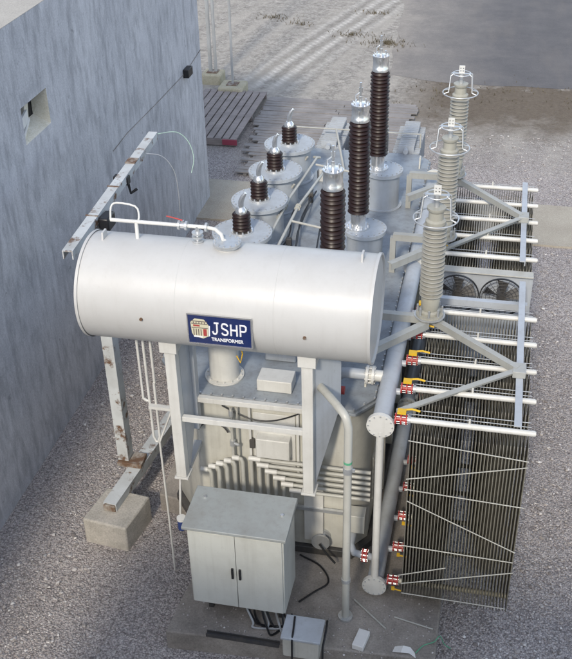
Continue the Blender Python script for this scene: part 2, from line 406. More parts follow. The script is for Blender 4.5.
# ------------------------------------------------------------------ transformer tank
tk = thing('transformer_tank', 'big blue-grey steel transformer tank standing on the dark slab, turrets on its cover', 'transformer tank', (-2.5,13,.3))
poly = [(-3.3,9.42),(-1.38,9.42),(-1.17,9.70),(-1.17,16.75),(-1.4,17.0),(-3.6,17.0),(-3.85,16.75),(-3.85,10.1)]
def off(poly, d):
    cx = sum(p[0] for p in poly)/len(poly); cy = sum(p[1] for p in poly)/len(poly)
    return [(x+(d if x > cx else -d), y+(d if y > cy else -d)) for x, y in poly]
obj('tank_body', MB().prism(poly, .42, 2.66), M['tank'], tk, .01)
obj('base_frame', MB().prism(off(poly,.06), .305, .418), M['dark'], tk, .01)
obj('cover', MB().prism(off(poly,.07), 2.663, 2.70).prism(off(poly,.05), 2.702, 2.735), M['cover'], tk, .004)
BP = []; bm_ = MB(); P8 = off(poly,.045)
for i in range(8):
    a = Vector((*P8[i],2.735)); b = Vector((*P8[(i+1)%8],2.735)); n = max(1, int((b-a).length/.13))
    for k in range(n): BP.append(a.lerp(b, k/n))
BP.sort(key=lambda p: p.y)
b0 = obj('cover_bolt', MB().cyl((tk.location.x,tk.location.y,tk.location.z),tk.location+Vector((0,0,.022)),.013,6), M['galv'], tk); b0.location = BP[0]-tk.location
for p in BP[1:100]:
    c = b0.copy(); COL.objects.link(c); c.parent = tk; c.location = p-tk.location
for p in BP[100:]: bm_.cyl(p, p+Vector((0,0,.022)), .013, 6)
o = obj('cover_bolts', bm_, M['galv'], tk); o['kind'] = 'stuff'
for y in (10.6,11.6,12.6,13.6,14.6,15.6,16.4):
    obj('stiffener', MB().box((-1.169,y-.04,.5),(-1.07,y+.04,2.6)), M['tank'], tk, .004)
    obj('stiffener', MB().box((-3.95,y-.04,.5),(-3.851,y+.04,2.6)), M['tank'], tk, .004)
def turret(x, y, rb, rf, z1, nb):
    tu = obj('turret', MB().cyl((x,y,2.737),(x,y,z1-.055),rb,40).lathe([(rb+.05,0),(rb+.05,.02),(rb,.02)],(x,y,2.737),40), M['turret'], tk)
    obj('flange', MB().cyl((x,y,z1-.055),(x,y,z1-.028),rf,48).cyl((x,y,z1-.0275),(x,y,z1),rf,48), M['turret'], tu)
    obj('bolt_ring', MB().bolts((x,y,z1),rf-.03,nb,.011,.018), M['galv'], tu)
    return tu
LVY = [12.42, 13.50, 14.60, 15.72]; LVX = -3.43
for y in LVY: turret(LVX, y, .36, .43, 3.36, 28)
HVY = [10.68, 12.84, 14.92]; HVX = -1.82
for y in HVY: turret(HVX+.10, y, .26, .31, 3.36, 20)
# dome turret, terminal boxes, hatches on the cover and the front wall
d = obj('inspection_turret', MB().cyl((-3.02,9.80,2.76),(-3.02,9.80,3.55),.185,36), M['white'], tk)
obj('flange', MB().cyl((-3.02,9.80,2.737),(-3.02,9.80,2.758),.245,36).bolts((-3.02,9.80,2.758),.215,14), M['white'], d)
obj('cover_box', MB().box((-2.55,9.55,2.737),(-2.12,9.82,2.90)), M['white'], tk, .01)
obj('cover_box', MB().box((-2.60,10.2,2.737),(-2.2,10.7,3.0)), M['bluegrey'], tk, .02)
obj('wall_box', MB().box((-2.52,9.26,1.93),(-2.10,9.418,2.22)), M['white'], tk, .012)
obj('wall_panel', MB().box((-2.58,9.395,1.70),(-2.05,9.418,2.52)), M['white'], tk, .006)
for xx in (-2.63,-2.03): obj('wall_bar', MB().box((xx,9.37,1.6),(xx+.03,9.418,2.6)), M['white'], tk)
obj('cable_loop', MB().tube([(-2.95+.95*k/14, 9.36, 2.60-.17*sin(pi*k/14)) for k in range(15)], .009, 6), M['black'], tk)
obj('cable_loop', MB().torus((-3.08,9.36,2.12),.2,.012,24,6,'Y',(radians(20),radians(160))), M['dark'], tk)
obj('side_hatch', MB().box((-1.168,9.9,.9),(-1.13,10.4,1.6)), M['tank'], tk, .008)
obj('drain_box', MB().box((-1.42,9.22,.92),(-1.15,9.416,1.2)), M['pipe'], tk, .006)
obj('front_plate', MB().box((-1.95,9.36,.55),(-1.70,9.417,1.55)), M['white'], tk, .006)
dv = obj('drain_valve', MB().lathe([(0,0),(.11,0),(.11,-.03),(.06,-.03),(.06,-.12),(.12,-.12),(.12,-.15),(0,-.15)],(-1.72,9.416,.62),24,'Y'), M['galv'], tk)
obj('valve_handle', MB().tube([(-1.72,9.2,.66),(-1.6,9.16,.52),(-1.5,9.12,.44)],.014,8), M['black'], dv)
# small pipework on the cover
def valve_lump(mb, p, r=.045): return mb.cyl((p[0],p[1]-.05,p[2]),(p[0],p[1]-.035,p[2]),r,12).cyl((p[0],p[1]+.035,p[2]),(p[0],p[1]+.05,p[2]),r,12)
m_ = MB().tube([(-3.12,10.4,3.22),(-3.05,13.9,3.22),(-2.92,15.5,3.22),(-2.88,15.56,3.2),(-3.0,15.68,3.15)], .022, 10)
for y in LVY: m_.tube([(-3.08,y-.2,3.22),(-3.12,y-.18,3.15)], .018, 8)
valve_lump(m_, (-3.06,13.6,3.22)); obj('gas_pipe', m_, M['pipe'], tk)
m_ = MB().tube([(-2.93,10.4,3.22),(-2.86,13.6,3.22),(-2.70,14.95,3.22),(-2.62,15.3,3.0),(-2.60,15.35,2.74)], .022, 10)
for y in HVY: m_.tube([(-2.88,y+.3,3.22),(-2.1,y+.1,3.2)], .018, 8)
valve_lump(m_, (-2.86,13.6,3.22)); obj('gas_pipe', m_, M['pipe'], tk)
obj('cover_rail', MB().tube([(-3.80,17.35,2.74),(-3.80,17.35,3.0),(-1.35,17.35,3.0),(-1.35,17.35,2.74)], .02, 8).tube([(-2.9,17.35,3.0),(-2.55,16.1,2.76)],.02,8), M['pipe'], tk)
random.seed(5)
for k in range(9):
    x = random.uniform(-3.0,-2.3); y = random.uniform(10.9,15.8); w = random.uniform(.06,.16)
    obj('cover_fitting', MB().box((x-w/2,y-w/2,2.737),(x+w/2,y+w/2,2.737+random.uniform(.08,.22))), M[random.choice(['tank','dark','bluegrey','white'])], tk, .006)
for k in range(4):
    pts = [(-2.9+random.uniform(-.1,.1)+.12*k, 10.8+random.uniform(0,.5), 2.76)]
    for j in range(5): pts.append((pts[-1][0]+random.uniform(-.12,.12), pts[-1][1]+random.uniform(.6,1.), 2.76+random.uniform(0,.12)))
    obj('control_cable', MB().tube(sm(pts),.013,6), M['black'], tk)
for x in (-3.75,-1.27):
    for y in (9.95,16.5): obj('lifting_lug', MB().xprism([(y-.09,2.737),(y+.09,2.737),(y+.05,2.93),(y-.05,2.93)],x-.012,x+.012), M['tank'], tk)

# corrugated cooling banks at the far end
fb = thing('radiator_bank', 'short finned cooling bank at the far tank end, left of the middle brown bushing', 'radiator', (-3.0,17.6,1.5), 'finned cooling banks at the far end')
def bank(root, x):
    m = MB(); 
    for k in range(15):
        y = 17.12+.085*k
        m.xprism([(y-.008,.6),(y+.008,.6),(y+.008,2.75),(y-.008,2.75)], x-.24, x-.14)
        m.xprism([(y-.008,.5),(y+.008,.5),(y+.008,2.86),(y-.008,2.86)], x-.139, x+.139)
        m.xprism([(y-.008,.6),(y+.008,.6),(y+.008,2.75),(y-.008,2.75)], x+.14, x+.24)
    obj('fins', m, M['bluegrey'], root)
    obj('collector_pipe', MB().cyl((x,17.0,2.78),(x,18.4,2.78),.045,12), M['bluegrey'], root)
    obj('collector_pipe', MB().cyl((x,17.0,.6),(x,18.4,.6),.045,12), M['bluegrey'], root)
bank(fb, -3.0)
dup(fb, (-2.28,17.6,1.5), 'short finned cooling bank at the far tank end, directly behind the middle brown bushing')
dup(fb, (-1.58,17.6,1.5), 'short finned cooling bank at the far tank end, beside the farthest brown bushing')

# ------------------------------------------------------------------ bushings
def hv(label, y):
    t = thing('high_voltage_bushing', label, 'bushing', (HVX,y,3.36), 'tall brown bushings'); x = HVX
    obj('base_flange', MB().cyl((x,y,3.361),(x,y,3.385),.17,32).cyl((x,y,3.386),(x,y,3.60),.105,28).bolts((x,y,3.385),.145,12,.012,.02).bolts((x,y,3.57),.115,10,.012,.035), M['alu'], t)
    pr = [(.02,0),(.09,0)]; n = 24; H = 1.36
    for k in range(n):
        z = H*(k+.12)/n; h = H/n; R = .155 if k % 2 == 0 else .147
        pr += [(.112,z),(R-.012,z+h*.10),(R,z+h*.22),(R-.004,z+h*.34),(.130,z+h*.72)]
    pr += [(.09,H),(.02,H)]
    obj('porcelain', MB().lathe(pr,(x,y,3.60),36), M['porc'], t)
    c = obj('head', MB().lathe([(0,0),(.125,0),(.125,.05),(.118,.06),(.118,.20),(.124,.21),(.124,.235),(.06,.25),(0,.25)],(x,y,4.962),32).bolts((x,y,5.195),.10,8,.012,.035), M['chrome'], t)
    m = MB().cyl((x,y,5.20),(x,y,5.30),.022,12)
    m.cyl((x,y,5.29),(x,y,5.49),.016,10).box((x-.024,y-.01,5.36),(x+.024,y+.01,5.42)).tube([(x-.07,y,5.20),(x-.07,y,5.31),(x-.02,y,5.35)],.008,8)
    m.cyl((x+.07,y,5.2),(x+.07,y,5.27),.012,8)
    obj('terminal', m, M['chrome'], t)
hv('nearest tall brown ribbed bushing, its foot hidden behind the white conservator cylinder', HVY[0])
hv('middle tall brown ribbed bushing between the nearest and the farthest', HVY[1])
hv('farthest tall brown ribbed bushing with silver head, gravel behind its tip', HVY[2])
lvlab = ['short dark bushing nearest the white conservator, on the nearest round flange',
         'second short dark bushing from the white conservator, on a round flange',
         'third short dark bushing from the white conservator, on a round flange',
         'farthest short dark bushing, in front of the grey timber boards']
for i, y in enumerate(LVY):
    x = LVX
    t = thing('low_voltage_bushing', lvlab[i], 'bushing', (x,y,3.36), 'short dark bushings')
    obj('base_flange', MB().cyl((x,y,3.361),(x,y,3.39),.16,28).bolts((x,y,3.39),.14,10,.013,.025), M['alu'], t)
    pr = [(.02,0),(.10,0)]
    for k in range(5):
        z = .27*(k+.1)/5; h = .27/5; pr += [(.104,z),(.125,z+h*.15),(.132,z+h*.4),(.125,z+h*.6),(.108,z+h*.9)]
    pr += [(.10,.27),(.02,.27)]
    obj('porcelain', MB().lathe(pr,(x,y,3.391),32), M['porc'], t)
    obj('cap', MB().lathe([(0,0),(.085,0),(.08,.05),(.045,.085),(0,.085)],(x,y,3.662),24), M['chrome'], t)
    a = random.uniform(-.4,.6)
    obj('terminal', MB().tube([(x,y,3.74),(x+.005,y,3.83),(x+.02+.02*a,y+.01,3.90),(x+.06+.02*a,y+.02,3.96)],.03,8,True,[.038,.04,.034,.02]), M['chrome'], t)

# ------------------------------------------------------------------ surge arresters
AX = -.60; AY = [10.65, 12.76, 14.90]
def arrester(label, y):
    x = AX
    t = thing('surge_arrester', label, 'surge arrester', (x,y,3.37), 'grey ribbed surge arresters')
    m = MB().cyl((x,y,3.375),(x,y,3.40),.17,24)
    obj('base', m.lathe([(0,0),(.125,0),(.125,.03),(.10,.05),(.12,.2),(.10,.24),(0,.24)],(x,y,3.401),28), M['capyel'], t)
    for k in range(8):
        u = 2*pi*k/8; obj('base_bolt', MB().tube([(x+cos(u)*.15,y+sin(u)*.15,3.401),(x+cos(u)*.15,y+sin(u)*.15,3.50)],.013,8), M['galv'], t)
    pr = [(.02,0),(.10,0)]; n = 18; H = .98
    for k in range(n):
        z = H*(k+.1)/n; h = H/n; pr += [(.105,z),(.138,z+h*.25),(.143,z+h*.38),(.138,z+h*.5),(.107,z+h*.62)]
    pr += [(.10,H),(.02,H)]
    obj('insulator_column', MB().lathe(pr,(x,y,3.642),36), M['sil'], t)
    obj('head', MB().lathe([(0,0),(.12,0),(.12,.04),(.09,.06),(.085,.15),(.11,.18),(.11,.21),(0,.21)],(x,y,4.623),28), M['capyel'], t)
    g = obj('grading_ring', MB().torus((x,y,4.69),.262,.009,48,8), M['galv'], t)
    for u in (radians(20),radians(160),radians(200),radians(340)):
        c_, s_ = cos(u), sin(u)
        obj('ring_strap', MB().tube([(x+c_*.26,y+s_*.26,4.69),(x+c_*.185,y+s_*.185,4.71),(x+c_*.165,y+s_*.165,4.96),(x+c_*.12,y+s_*.12,4.985)],.010,8), M['galv'], g)
    obj('top_plate', MB().torus((x,y,4.985),.135,.008,36,6).beam((x-.13,y,4.985),(x+.13,y,4.985),.05,.01).cyl((x,y,4.833),(x,y,4.99),.03,12), M['galv'], t)
    # terminal plate with four punched holes
    tp = MB(); X = [-.042,-.028,-.010,.010,.028,.042]; Z = [4.99,5.015,5.033,5.055,5.073,5.105]
    for i in range(5):
        for j in range(5):
            if i in (1,3) and j in (1,3): continue
            tp.box((x+X[i],y-.006,Z[j]),(x+X[i+1],y+.006,Z[j+1]))
    obj('terminal_plate', tp, M['white'], t)
arrester('nearest tall grey ribbed surge arrester with a wide ring, right of the white conservator', AY[0])
arrester('middle grey ribbed surge arrester, between the nearest and the farthest', AY[1])
arrester('farthest grey ribbed surge arrester, its tip against the dark road edge', AY[2])

# brackets carrying the arresters
def bracket(label, pts, name='arrester_bracket', group='steel brackets over the radiators'):
    t = thing(name, label, 'steel bracket', (*pts[0][0][:2],3.3), group)
    for a, b, w in pts: obj('steel_bar', MB().angle(a, b, w), M['frame'], t)
    return t
z = 3.352
lb = ['nearest angle bracket between conservator end and nearest arrester, reaching over the near radiators',
      'middle steel bracket carrying the middle arrester, behind the conservator end',
      'farthest steel bracket carrying the farthest arrester beside the farthest tall brown bushing']
for i, y in enumerate(AY):
    segs = [((-1.30,y-.02,z),(-.52,y-.02,z),.085), ((-1.25,y-.85,z-.02),(-.62,y-.12,z-.016),.085)]
    if i == 0: segs += [((-.52,y-.02,z-.03),(.5,9.86,z-.10),.075), ((.5,9.84,z-.115),(-.78,8.92,z-.20),.07)]
    if i == 2: segs += [((-.52,y-.05,z-.03),(.48,13.85,z-.10),.075), ((.5,13.82,z-.115),(-.55,12.75,z-.16),.07)]
    t = bracket(lb[i], segs)
    obj('seat_plate', MB().cyl((AX,y,3.358),(AX,y,3.373),.19,24), M['galv'], t)
    obj('stub_post', MB().box((-1.34,y-.06,2.737),(-1.26,y+.02,3.30)), M['frame'], t)
fr = thing('radiator_top_bar', 'long flat blue-grey bar lying across the near five radiators', 'steel bar', (.52,10,3.2), 'flat bars across the radiators')
obj('steel_bar', MB().box((.485,8.87,3.150),(.565,12.02,3.165)).box((.552,8.87,3.09),(.565,12.02,3.149)), M['bluegrey'], fr)
obj('joint_plate', MB().box((.44,9.76,3.166),(.59,9.96,3.252)), M['frame'], fr, .006)
fr = thing('radiator_top_bar', 'long flat blue-grey bar lying across the far five radiators', 'steel bar', (.52,14,3.2), 'flat bars across the radiators')
obj('steel_bar', MB().box((.475,12.58,3.150),(.555,15.2,3.165)).box((.542,12.58,3.09),(.555,15.2,3.149)), M['bluegrey'], fr)
obj('joint_plate', MB().box((.43,13.75,3.166),(.58,13.95,3.252)), M['frame'], fr, .006)

# ------------------------------------------------------------------ radiators
RY = [8.85+.58*k for k in range(5)] + [12.75+.58*k for k in range(5)]
fin_me = None
def radiator(y, label, front=False):
    global fin_me
    t = thing('radiator', label, 'radiator', (0,y,.5), 'finned radiators in two groups of five')
    obj('top_pipe', MB().cyl((-.66,y,3.10),(.71,y,3.10),.034,16).cyl((.71,y,3.10),(.722,y,3.10),.028,16), M['white'], t)
    obj('bottom_pipe', MB().cyl((-.66,y,.58),(.66,y,.58),.032,12), M['fin'], t)
    for k in range(35):
        x = -.60+1.25*k/34
        m = MB()
        # pressed fin: thin plate with thicker rounded vertical channels
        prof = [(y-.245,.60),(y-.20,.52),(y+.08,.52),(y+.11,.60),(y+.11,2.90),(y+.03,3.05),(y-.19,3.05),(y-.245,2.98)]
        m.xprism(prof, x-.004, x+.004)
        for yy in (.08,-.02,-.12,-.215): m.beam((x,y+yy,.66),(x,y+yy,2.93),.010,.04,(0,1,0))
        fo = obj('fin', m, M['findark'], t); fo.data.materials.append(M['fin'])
        for q in fo.data.polygons[-6:]: q.material_index = 1  # front channel gets the lighter copy, as if catching the light
    for yy in (.19,.27):
        obj('tie_rod', MB().cyl((-.66,y+yy,3.035),(.68,y+yy,3.035),.005,6), M['bluegrey'], t)
    obj('lifting_lug', MB().box((.0,y-.006,3.13),(.022,y+.006,3.20)), M['white'], t)
    # shut-off valves to the header
    for zz, nm in ((3.10,1),(.58,0)):
        v = obj('valve', MB().lathe([(0,0),(.066,0),(.066,.018),(.036,.018),(.036,.06),(.066,.06),(.066,.078),(.04,.078),(.04,.12),(.062,.12),(.062,.135),(0,.135)],(-.80,y,zz),16,'X'), M['red'], t)
        obj('bolt_ring', MB().bolts((-.803,y,zz),.053,6,.006,.145,'X'), M['galv'], v)
        if nm:
            obj('valve_handle', MB().box((-.775,y-.035,zz+.085),(-.68,y+.035,zz+.12)).tube([(-.72,y+.03,zz+.105),(-.62,y+.045,zz+.115),(-.53,y+.04,zz+.10)],.012,8), M['yellow'], v)
            obj('coupling', MB().cyl((-.66,y,zz),(-.63,y,zz),.05,14), M['galv'], v)
        else:
            obj('valve_handle', MB().box((-.74,y-.07,zz-.11),(-.70,y-.05,zz-.06)).tube([(-.72,y-.06,zz-.09),(-.60,y-.07,zz-.10)],.01,8), M['yellow'], v)
    return t
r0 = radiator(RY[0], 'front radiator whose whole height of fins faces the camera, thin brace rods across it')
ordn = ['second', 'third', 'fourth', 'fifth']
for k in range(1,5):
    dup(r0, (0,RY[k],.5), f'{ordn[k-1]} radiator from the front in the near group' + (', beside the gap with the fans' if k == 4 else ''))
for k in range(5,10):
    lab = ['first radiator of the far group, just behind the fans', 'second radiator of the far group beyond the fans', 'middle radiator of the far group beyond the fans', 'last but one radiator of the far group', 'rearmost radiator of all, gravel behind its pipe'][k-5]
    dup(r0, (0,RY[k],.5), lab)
br = thing('brace_rods', 'thin crossing metal rods over the fins of the front radiator', 'brace rods', (0,8.59,1.8))
yf = 8.585
for a, b in (((-.62,3.02),(.67,2.92)),((-.62,2.47),(.67,2.84)),((-.62,2.32),(.69,2.26)),((-.60,2.15),(.66,1.57)),((-.63,1.45),(.65,1.41)),((-.61,.82),(.67,1.25)),((-.60,.66),(.64,.64)),((-.65,.95),(-.1,1.18))):
    obj('rod', MB().cyl((a[0],yf,a[1]),(b[0],yf,b[1]),.0065,8), M['pipe'], br)
# far group's and fans' cross plates
t = thing('gap_plates', 'pale cross plates closing the gap between the two radiator groups', 'fan frame', (0,12.1,2.9))
obj('far_plate', MB().box((-.62,12.36,3.02),(.68,12.52,3.04)).box((-.62,12.505,2.7),(.68,12.519,3.019)), M['pipe'], t, .003)
obj('backing_sheet', MB().box((-.62,12.42,1.6),(.68,12.435,3.018)), M['bluegrey'], t, .003)
obj('near_plate', MB().box((-.62,11.55,3.06),(.60,11.63,3.075)).box((-.62,11.55,2.98),(.60,11.562,3.059)), M['bluegrey'], t)
for lab, cx in (('right cooling fan with round wire guard, in the gap between radiator groups', .27), ('left cooling fan with round wire guard, in the gap beside the nearest arrester', -.33)):
    t = thing('cooling_fan', lab, 'fan', (cx,12.2,2.75), 'cooling fans between the radiator groups')
    cz = 2.80
    obj('housing_ring', MB().lathe([(.285,-.05),(.297,-.05),(.297,-.02),(.285,-.02),(.285,-.05)],(cx,12.2,cz),48,'Y'), M['black'], t)
    g = MB()
    for R in (.06,.11,.16,.21,.26): g.torus((cx,12.13,cz),R,.0035,40,5,'Y')
    for k in range(20):
        u = 2*pi*k/20; g.tube([(cx+cos(u)*.05,12.127,cz+sin(u)*.05),(cx+cos(u)*.29,12.14,cz+sin(u)*.29)],.0035,5)
    obj('wire_guard', g, M['dark'], t)
    bl = MB()
    for k in range(5):
        u = 2*pi*k/5+.3
        vs = []
        for rr, tw in ((.06,.04),(.15,.045),(.25,.035)):
            for s in (-1,1): vs.append((cx+cos(u+s*.33)*rr, 12.2+s*tw, cz+sin(u+s*.33)*rr))
        bl.add(vs, [(0,1,3,2),(2,3,5,4)], True)
    obj('blades', bl, M['dark'], t)
    obj('hub', MB().cyl((cx,12.16,cz),(cx,12.38,cz),.065,20), M['dark'], t)

# ------------------------------------------------------------------ oil headers
def header(label, y0, y1, zz, r, flange=True, group='oil header pipes'):
    t = thing('oil_header_pipe', label, 'pipe', (-.95,y0,zz), group)
    obj('pipe', MB().cyl((-.95,y0,zz),(-.95,y1,zz),r,28), M['bluegrey'], t)
    if flange:
        obj('end_flange', MB().cyl((-.95,y0-.05,zz),(-.95,y0-.02,zz),r+.05,36).cyl((-.95,y0-.018,zz),(-.95,y0,zz),r+.05,36), M['white'], t, .003)
        obj('bolt_ring', MB().bolts((-.95,y0-.062,zz),r+.03,12,.009,.012,'Y'), M['galv'], t)
    obj('end_flange', MB().cyl((-.95,y1-.03,zz),(-.95,y1,zz),r+.05,36), M['white'], t, .003)
    for y in RY:
        if y0 < y < y1: obj('branch_stub', MB().cyl((-.95+r*.8,y,zz),(-.803,y,zz),.04,14), M['bluegrey'], t)
    return t
header('near upper blue-grey oil header pipe with a round pale end flange beside the pipe elbow', 8.80, 12.40, 3.04, .105)
header('far upper blue-grey oil header pipe beside the far radiator group', 12.52, 15.4, 3.04, .105)
header('lower oil header pipe near the slab with a round pale end flange', 8.80, 12.40, .52, .10)
header('far lower oil header pipe along the foot of the far radiators', 12.52, 15.4, .52, .10)
tag(obj('upright_strut', MB().cyl((-.95,8.79,.62),(-.95,8.79,2.95),.046,20), M['white'], None, 0, loc=(-.95,8.8,.64)), 'straight pale upright strut between the upper and the lower round header flanges', 'strut')
for y in (9.7,10.9,12.2,13.5,15.0):
    tag(obj('header_stand', MB().box((-1.0,y-.05,.301),(-.9,y+.05,.415)), M['dark'], None, .004, loc=(-.95,y,.3)), 'small dark foot under the lower oil header pipe', 'foot', 'feet under the lower header pipe')
# red valve and elbow at the foot of the tank
t = thing('drain_branch', 'short pipe stub with red bolted flange at the tank foot, beside the lower header', 'valve', (-1.1,9.0,.8))
obj('flange', MB().lathe([(0,0),(.085,0),(.085,.02),(.05,.02),(.05,.05),(.085,.05),(.085,.07),(0,.07)],(-1.14,8.98,.80),18,'X'), M['red'], t)
obj('bolt_ring', MB().bolts((-1.145,8.98,.80),.068,8,.009,.08,'X'), M['chrome'], t)
obj('pipe', MB().tube([(-1.07,8.98,.80),(-.99,8.98,.78),(-.95,8.98,.70),(-.95,8.98,.6)],.045,14).tube([(-1.14,8.98,.8),(-1.24,9.0,.8),(-1.30,9.12,.8),(-1.30,9.40,.8)],.045,14), M['bluegrey'], t)
# upper tank-to-header elbow
t = thing('oil_outlet_pipe', 'thick pale pipe elbow from the tank cover to the upper header, under the conservator end', 'pipe', (-1.5,9.7,2.8))
obj('elbow', MB().tube([(-1.62,9.75,2.74),(-1.62,9.75,2.86),(-1.59,9.74,2.95),(-1.52,9.72,3.02),(-1.42,9.70,3.04),(-1.20,9.70,3.04)],.065,18), M['bluegrey'], t)
obj('flange', MB().cyl((-1.24,9.70,3.04),(-1.21,9.70,3.04),.115,24).cyl((-1.17,9.70,3.04),(-1.14,9.70,3.04),.115,24).cyl((-1.21,9.70,3.04),(-1.04,9.70,3.04),.07,20).bolts((-1.25,9.70,3.04),.095,8,.011,.12,'X'), M['white'], t)
t = thing('small_valve', 'little valve with yellow lever and red flange below the conservator, beside the elbow', 'valve', (-1.55,9.42,2.9))
obj('body', MB().cyl((-1.56,9.50,2.74),(-1.56,9.50,2.98),.03,12).cyl((-1.56,9.50,2.90),(-1.56,9.50,2.93),.06,12), M['galv'], t)
obj('flange', MB().cyl((-1.52,9.46,2.95),(-1.46,9.46,2.95),.05,12), M['red'], t)
obj('lever', MB().box((-1.575,9.46,2.99),(-1.545,9.49,3.13)), M['yellow'], t)
obj('cable', MB().tube([(-1.5,9.42,2.98),(-1.62,9.36,3.12),(-1.70,9.4,3.2)],.008,6), M['black'], t)

# tall pipe down the front right
t = thing('drop_pipe', 'tall pale round pipe dropping to the slab, just right of the square post', 'pipe', (-1.25,8.40,.3))
pts = [(-1.80,9.16,3.32),(-1.66,8.94,3.36),(-1.50,8.70,3.40),(-1.38,8.53,3.41),(-1.29,8.43,3.37),(-1.25,8.40,3.24),(-1.25,8.40,.33)]
obj('pipe', MB().tube(sm(pts[:-1])+[pts[-1]],.046,18), M['pipe'], t)
obj('foot_flange', MB().cyl((-1.25,8.40,.302),(-1.25,8.40,.33),.09,24).bolts((-1.25,8.40,.33),.075,6,.009,.015), M['galv'], t)
obj('coupling', MB().cyl((-1.25,8.40,.92),(-1.25,8.40,.97),.055,20), M['galv'], t)
obj('clamp', MB().cyl((-1.25,8.40,2.62),(-1.25,8.40,2.70),.053,20).box((-1.25,8.39,2.64),(-1.17,8.41,2.68)), M['galv'], t)
obj('tape', MB().cyl((-1.25,8.40,2.76),(-1.25,8.40,2.79),.048,20), M['green'], t)

# ------------------------------------------------------------------ conservator
CY, CZ, CR = 9.0, 4.40, .584
cx0, cx1 = -4.19, -1.06
cn = thing('oil_conservator', 'large white horizontal oil conservator cylinder above the transformer front', 'oil tank', (-2.7,CY,CZ-CR))
obj('shell', MB().lathe([(CR,0),(CR,cx1-cx0)],(cx0,CY,CZ),96,'X'), M['shell'], cn)
for xx, s in ((cx0,-1),(cx1,1)):
    obj('end_cap', MB().lathe([(CR+.012,-.02*s),(CR+.012,.012*s),(CR-.012,.012*s),(CR-.02,-.01*s),(CR*.6,.0*s),(0.001,.006*s)],(xx,CY,CZ),96,'X'), M['shell'], cn)
obj('weld_seam', MB().torus((-2.05,CY,CZ),CR-.001,.0025,96,5,'X'), M['shell'], cn)
obj('weld_seam', MB().torus((-3.1,CY,CZ),CR-.001,.0025,96,5,'X'), M['shell'], cn)
def onshell(x, a, r=CR): return (x, CY-sin(a)*r, CZ+cos(a)*r)    # a = angle from the top towards the camera
for xx, a in ((-3.47,radians(93)),(-1.72,radians(96))):
    p = onshell(xx,a,CR-.004); q = onshell(xx,a,CR+.018); obj('plug', MB().cyl(p,q,.018,10), M['rust'], cn)
mh = obj('manhole', MB().cyl((-2.66,9.02,CZ+CR-.03),(-2.66,9.02,CZ+CR+.03),.12,32), M['shell'], cn)
obj('cover', MB().cyl((-2.66,9.02,CZ+CR+.031),(-2.66,9.02,CZ+CR+.046),.15,32).cyl((-2.66,9.02,CZ+CR+.048),(-2.66,9.02,CZ+CR+.063),.15,32).bolts((-2.66,9.02,CZ+CR+.063),.13,12,.010,.016), M['galv'], mh)
for xx in (-4.02,-1.22):
    obj('lifting_lug', MB().xprism([(9.0-.07,CZ+CR-.02),(9.0+.07,CZ+CR-.02),(9.0+.05,CZ+CR+.08),(9.0-.05,CZ+CR+.08)],xx-.01,xx+.01), M['shell'], cn)
for xx in (-3.32,-1.76):
    obj('saddle', MB().box((xx-.10,8.70,CZ-CR-.06),(xx+.10,9.30,CZ-CR+.10)), M['white'], cn, .004)
# pipe run on top
zp = 5.15; yp = 9.10
tp = thing('breather_pipe', 'thin white pipe with two small valves running along the top of the white conservator', 'pipe', (-3.3,yp,5.0))
obj('pipe', MB().tube([(-3.97,yp,zp),(-2.90,yp,zp),(-2.80,yp-.01,zp-.01),(-2.73,yp-.04,zp-.05),(-2.70,yp-.06,zp-.12),(-2.69,9.03,5.05)],.021,12), M['white'], tp)
obj('pipe_leg', MB().cyl((-3.68,yp,zp-.01),(-3.66,9.04,4.97),.021,12), M['white'], tp)
obj('bent_handle', MB().tube(sm([(-3.97,yp,zp),(-3.99,yp+.10,zp+.10),(-3.93,yp+.13,zp+.14),(-3.72,yp+.12,zp+.12),(-3.66,yp+.05,zp+.05),(-3.66,yp,zp)],3),.011,8), M['white'], tp)
for xx in (-3.20,-3.12,-2.90):
    obj('flange', MB().cyl((xx-.012,yp,zp),(xx+.012,yp,zp),.05,16), M['galv'], tp)
v = obj('valve', MB().cyl((-3.19,yp,zp),(-3.13,yp,zp),.032,14).cyl((-3.16,yp,zp),(-3.16,yp,zp+.06),.014,10), M['alu'], tp)
obj('valve_handle', MB().tube([(-3.16,yp,zp+.06),(-3.25,yp+.01,zp+.075),(-3.34,yp+.02,zp+.085)],.008,8), M['red'], v)
obj('riser', MB().cyl((-3.0,yp-.03,4.94),(-3.0,yp,zp),.024,12), M['alu'], tp)
for zz in (4.985,5.03,5.075): obj('flange', MB().cyl((-3.0,yp-.01,zz),(-3.0,yp-.01,zz+.018),.062,18), M['galv'], tp)
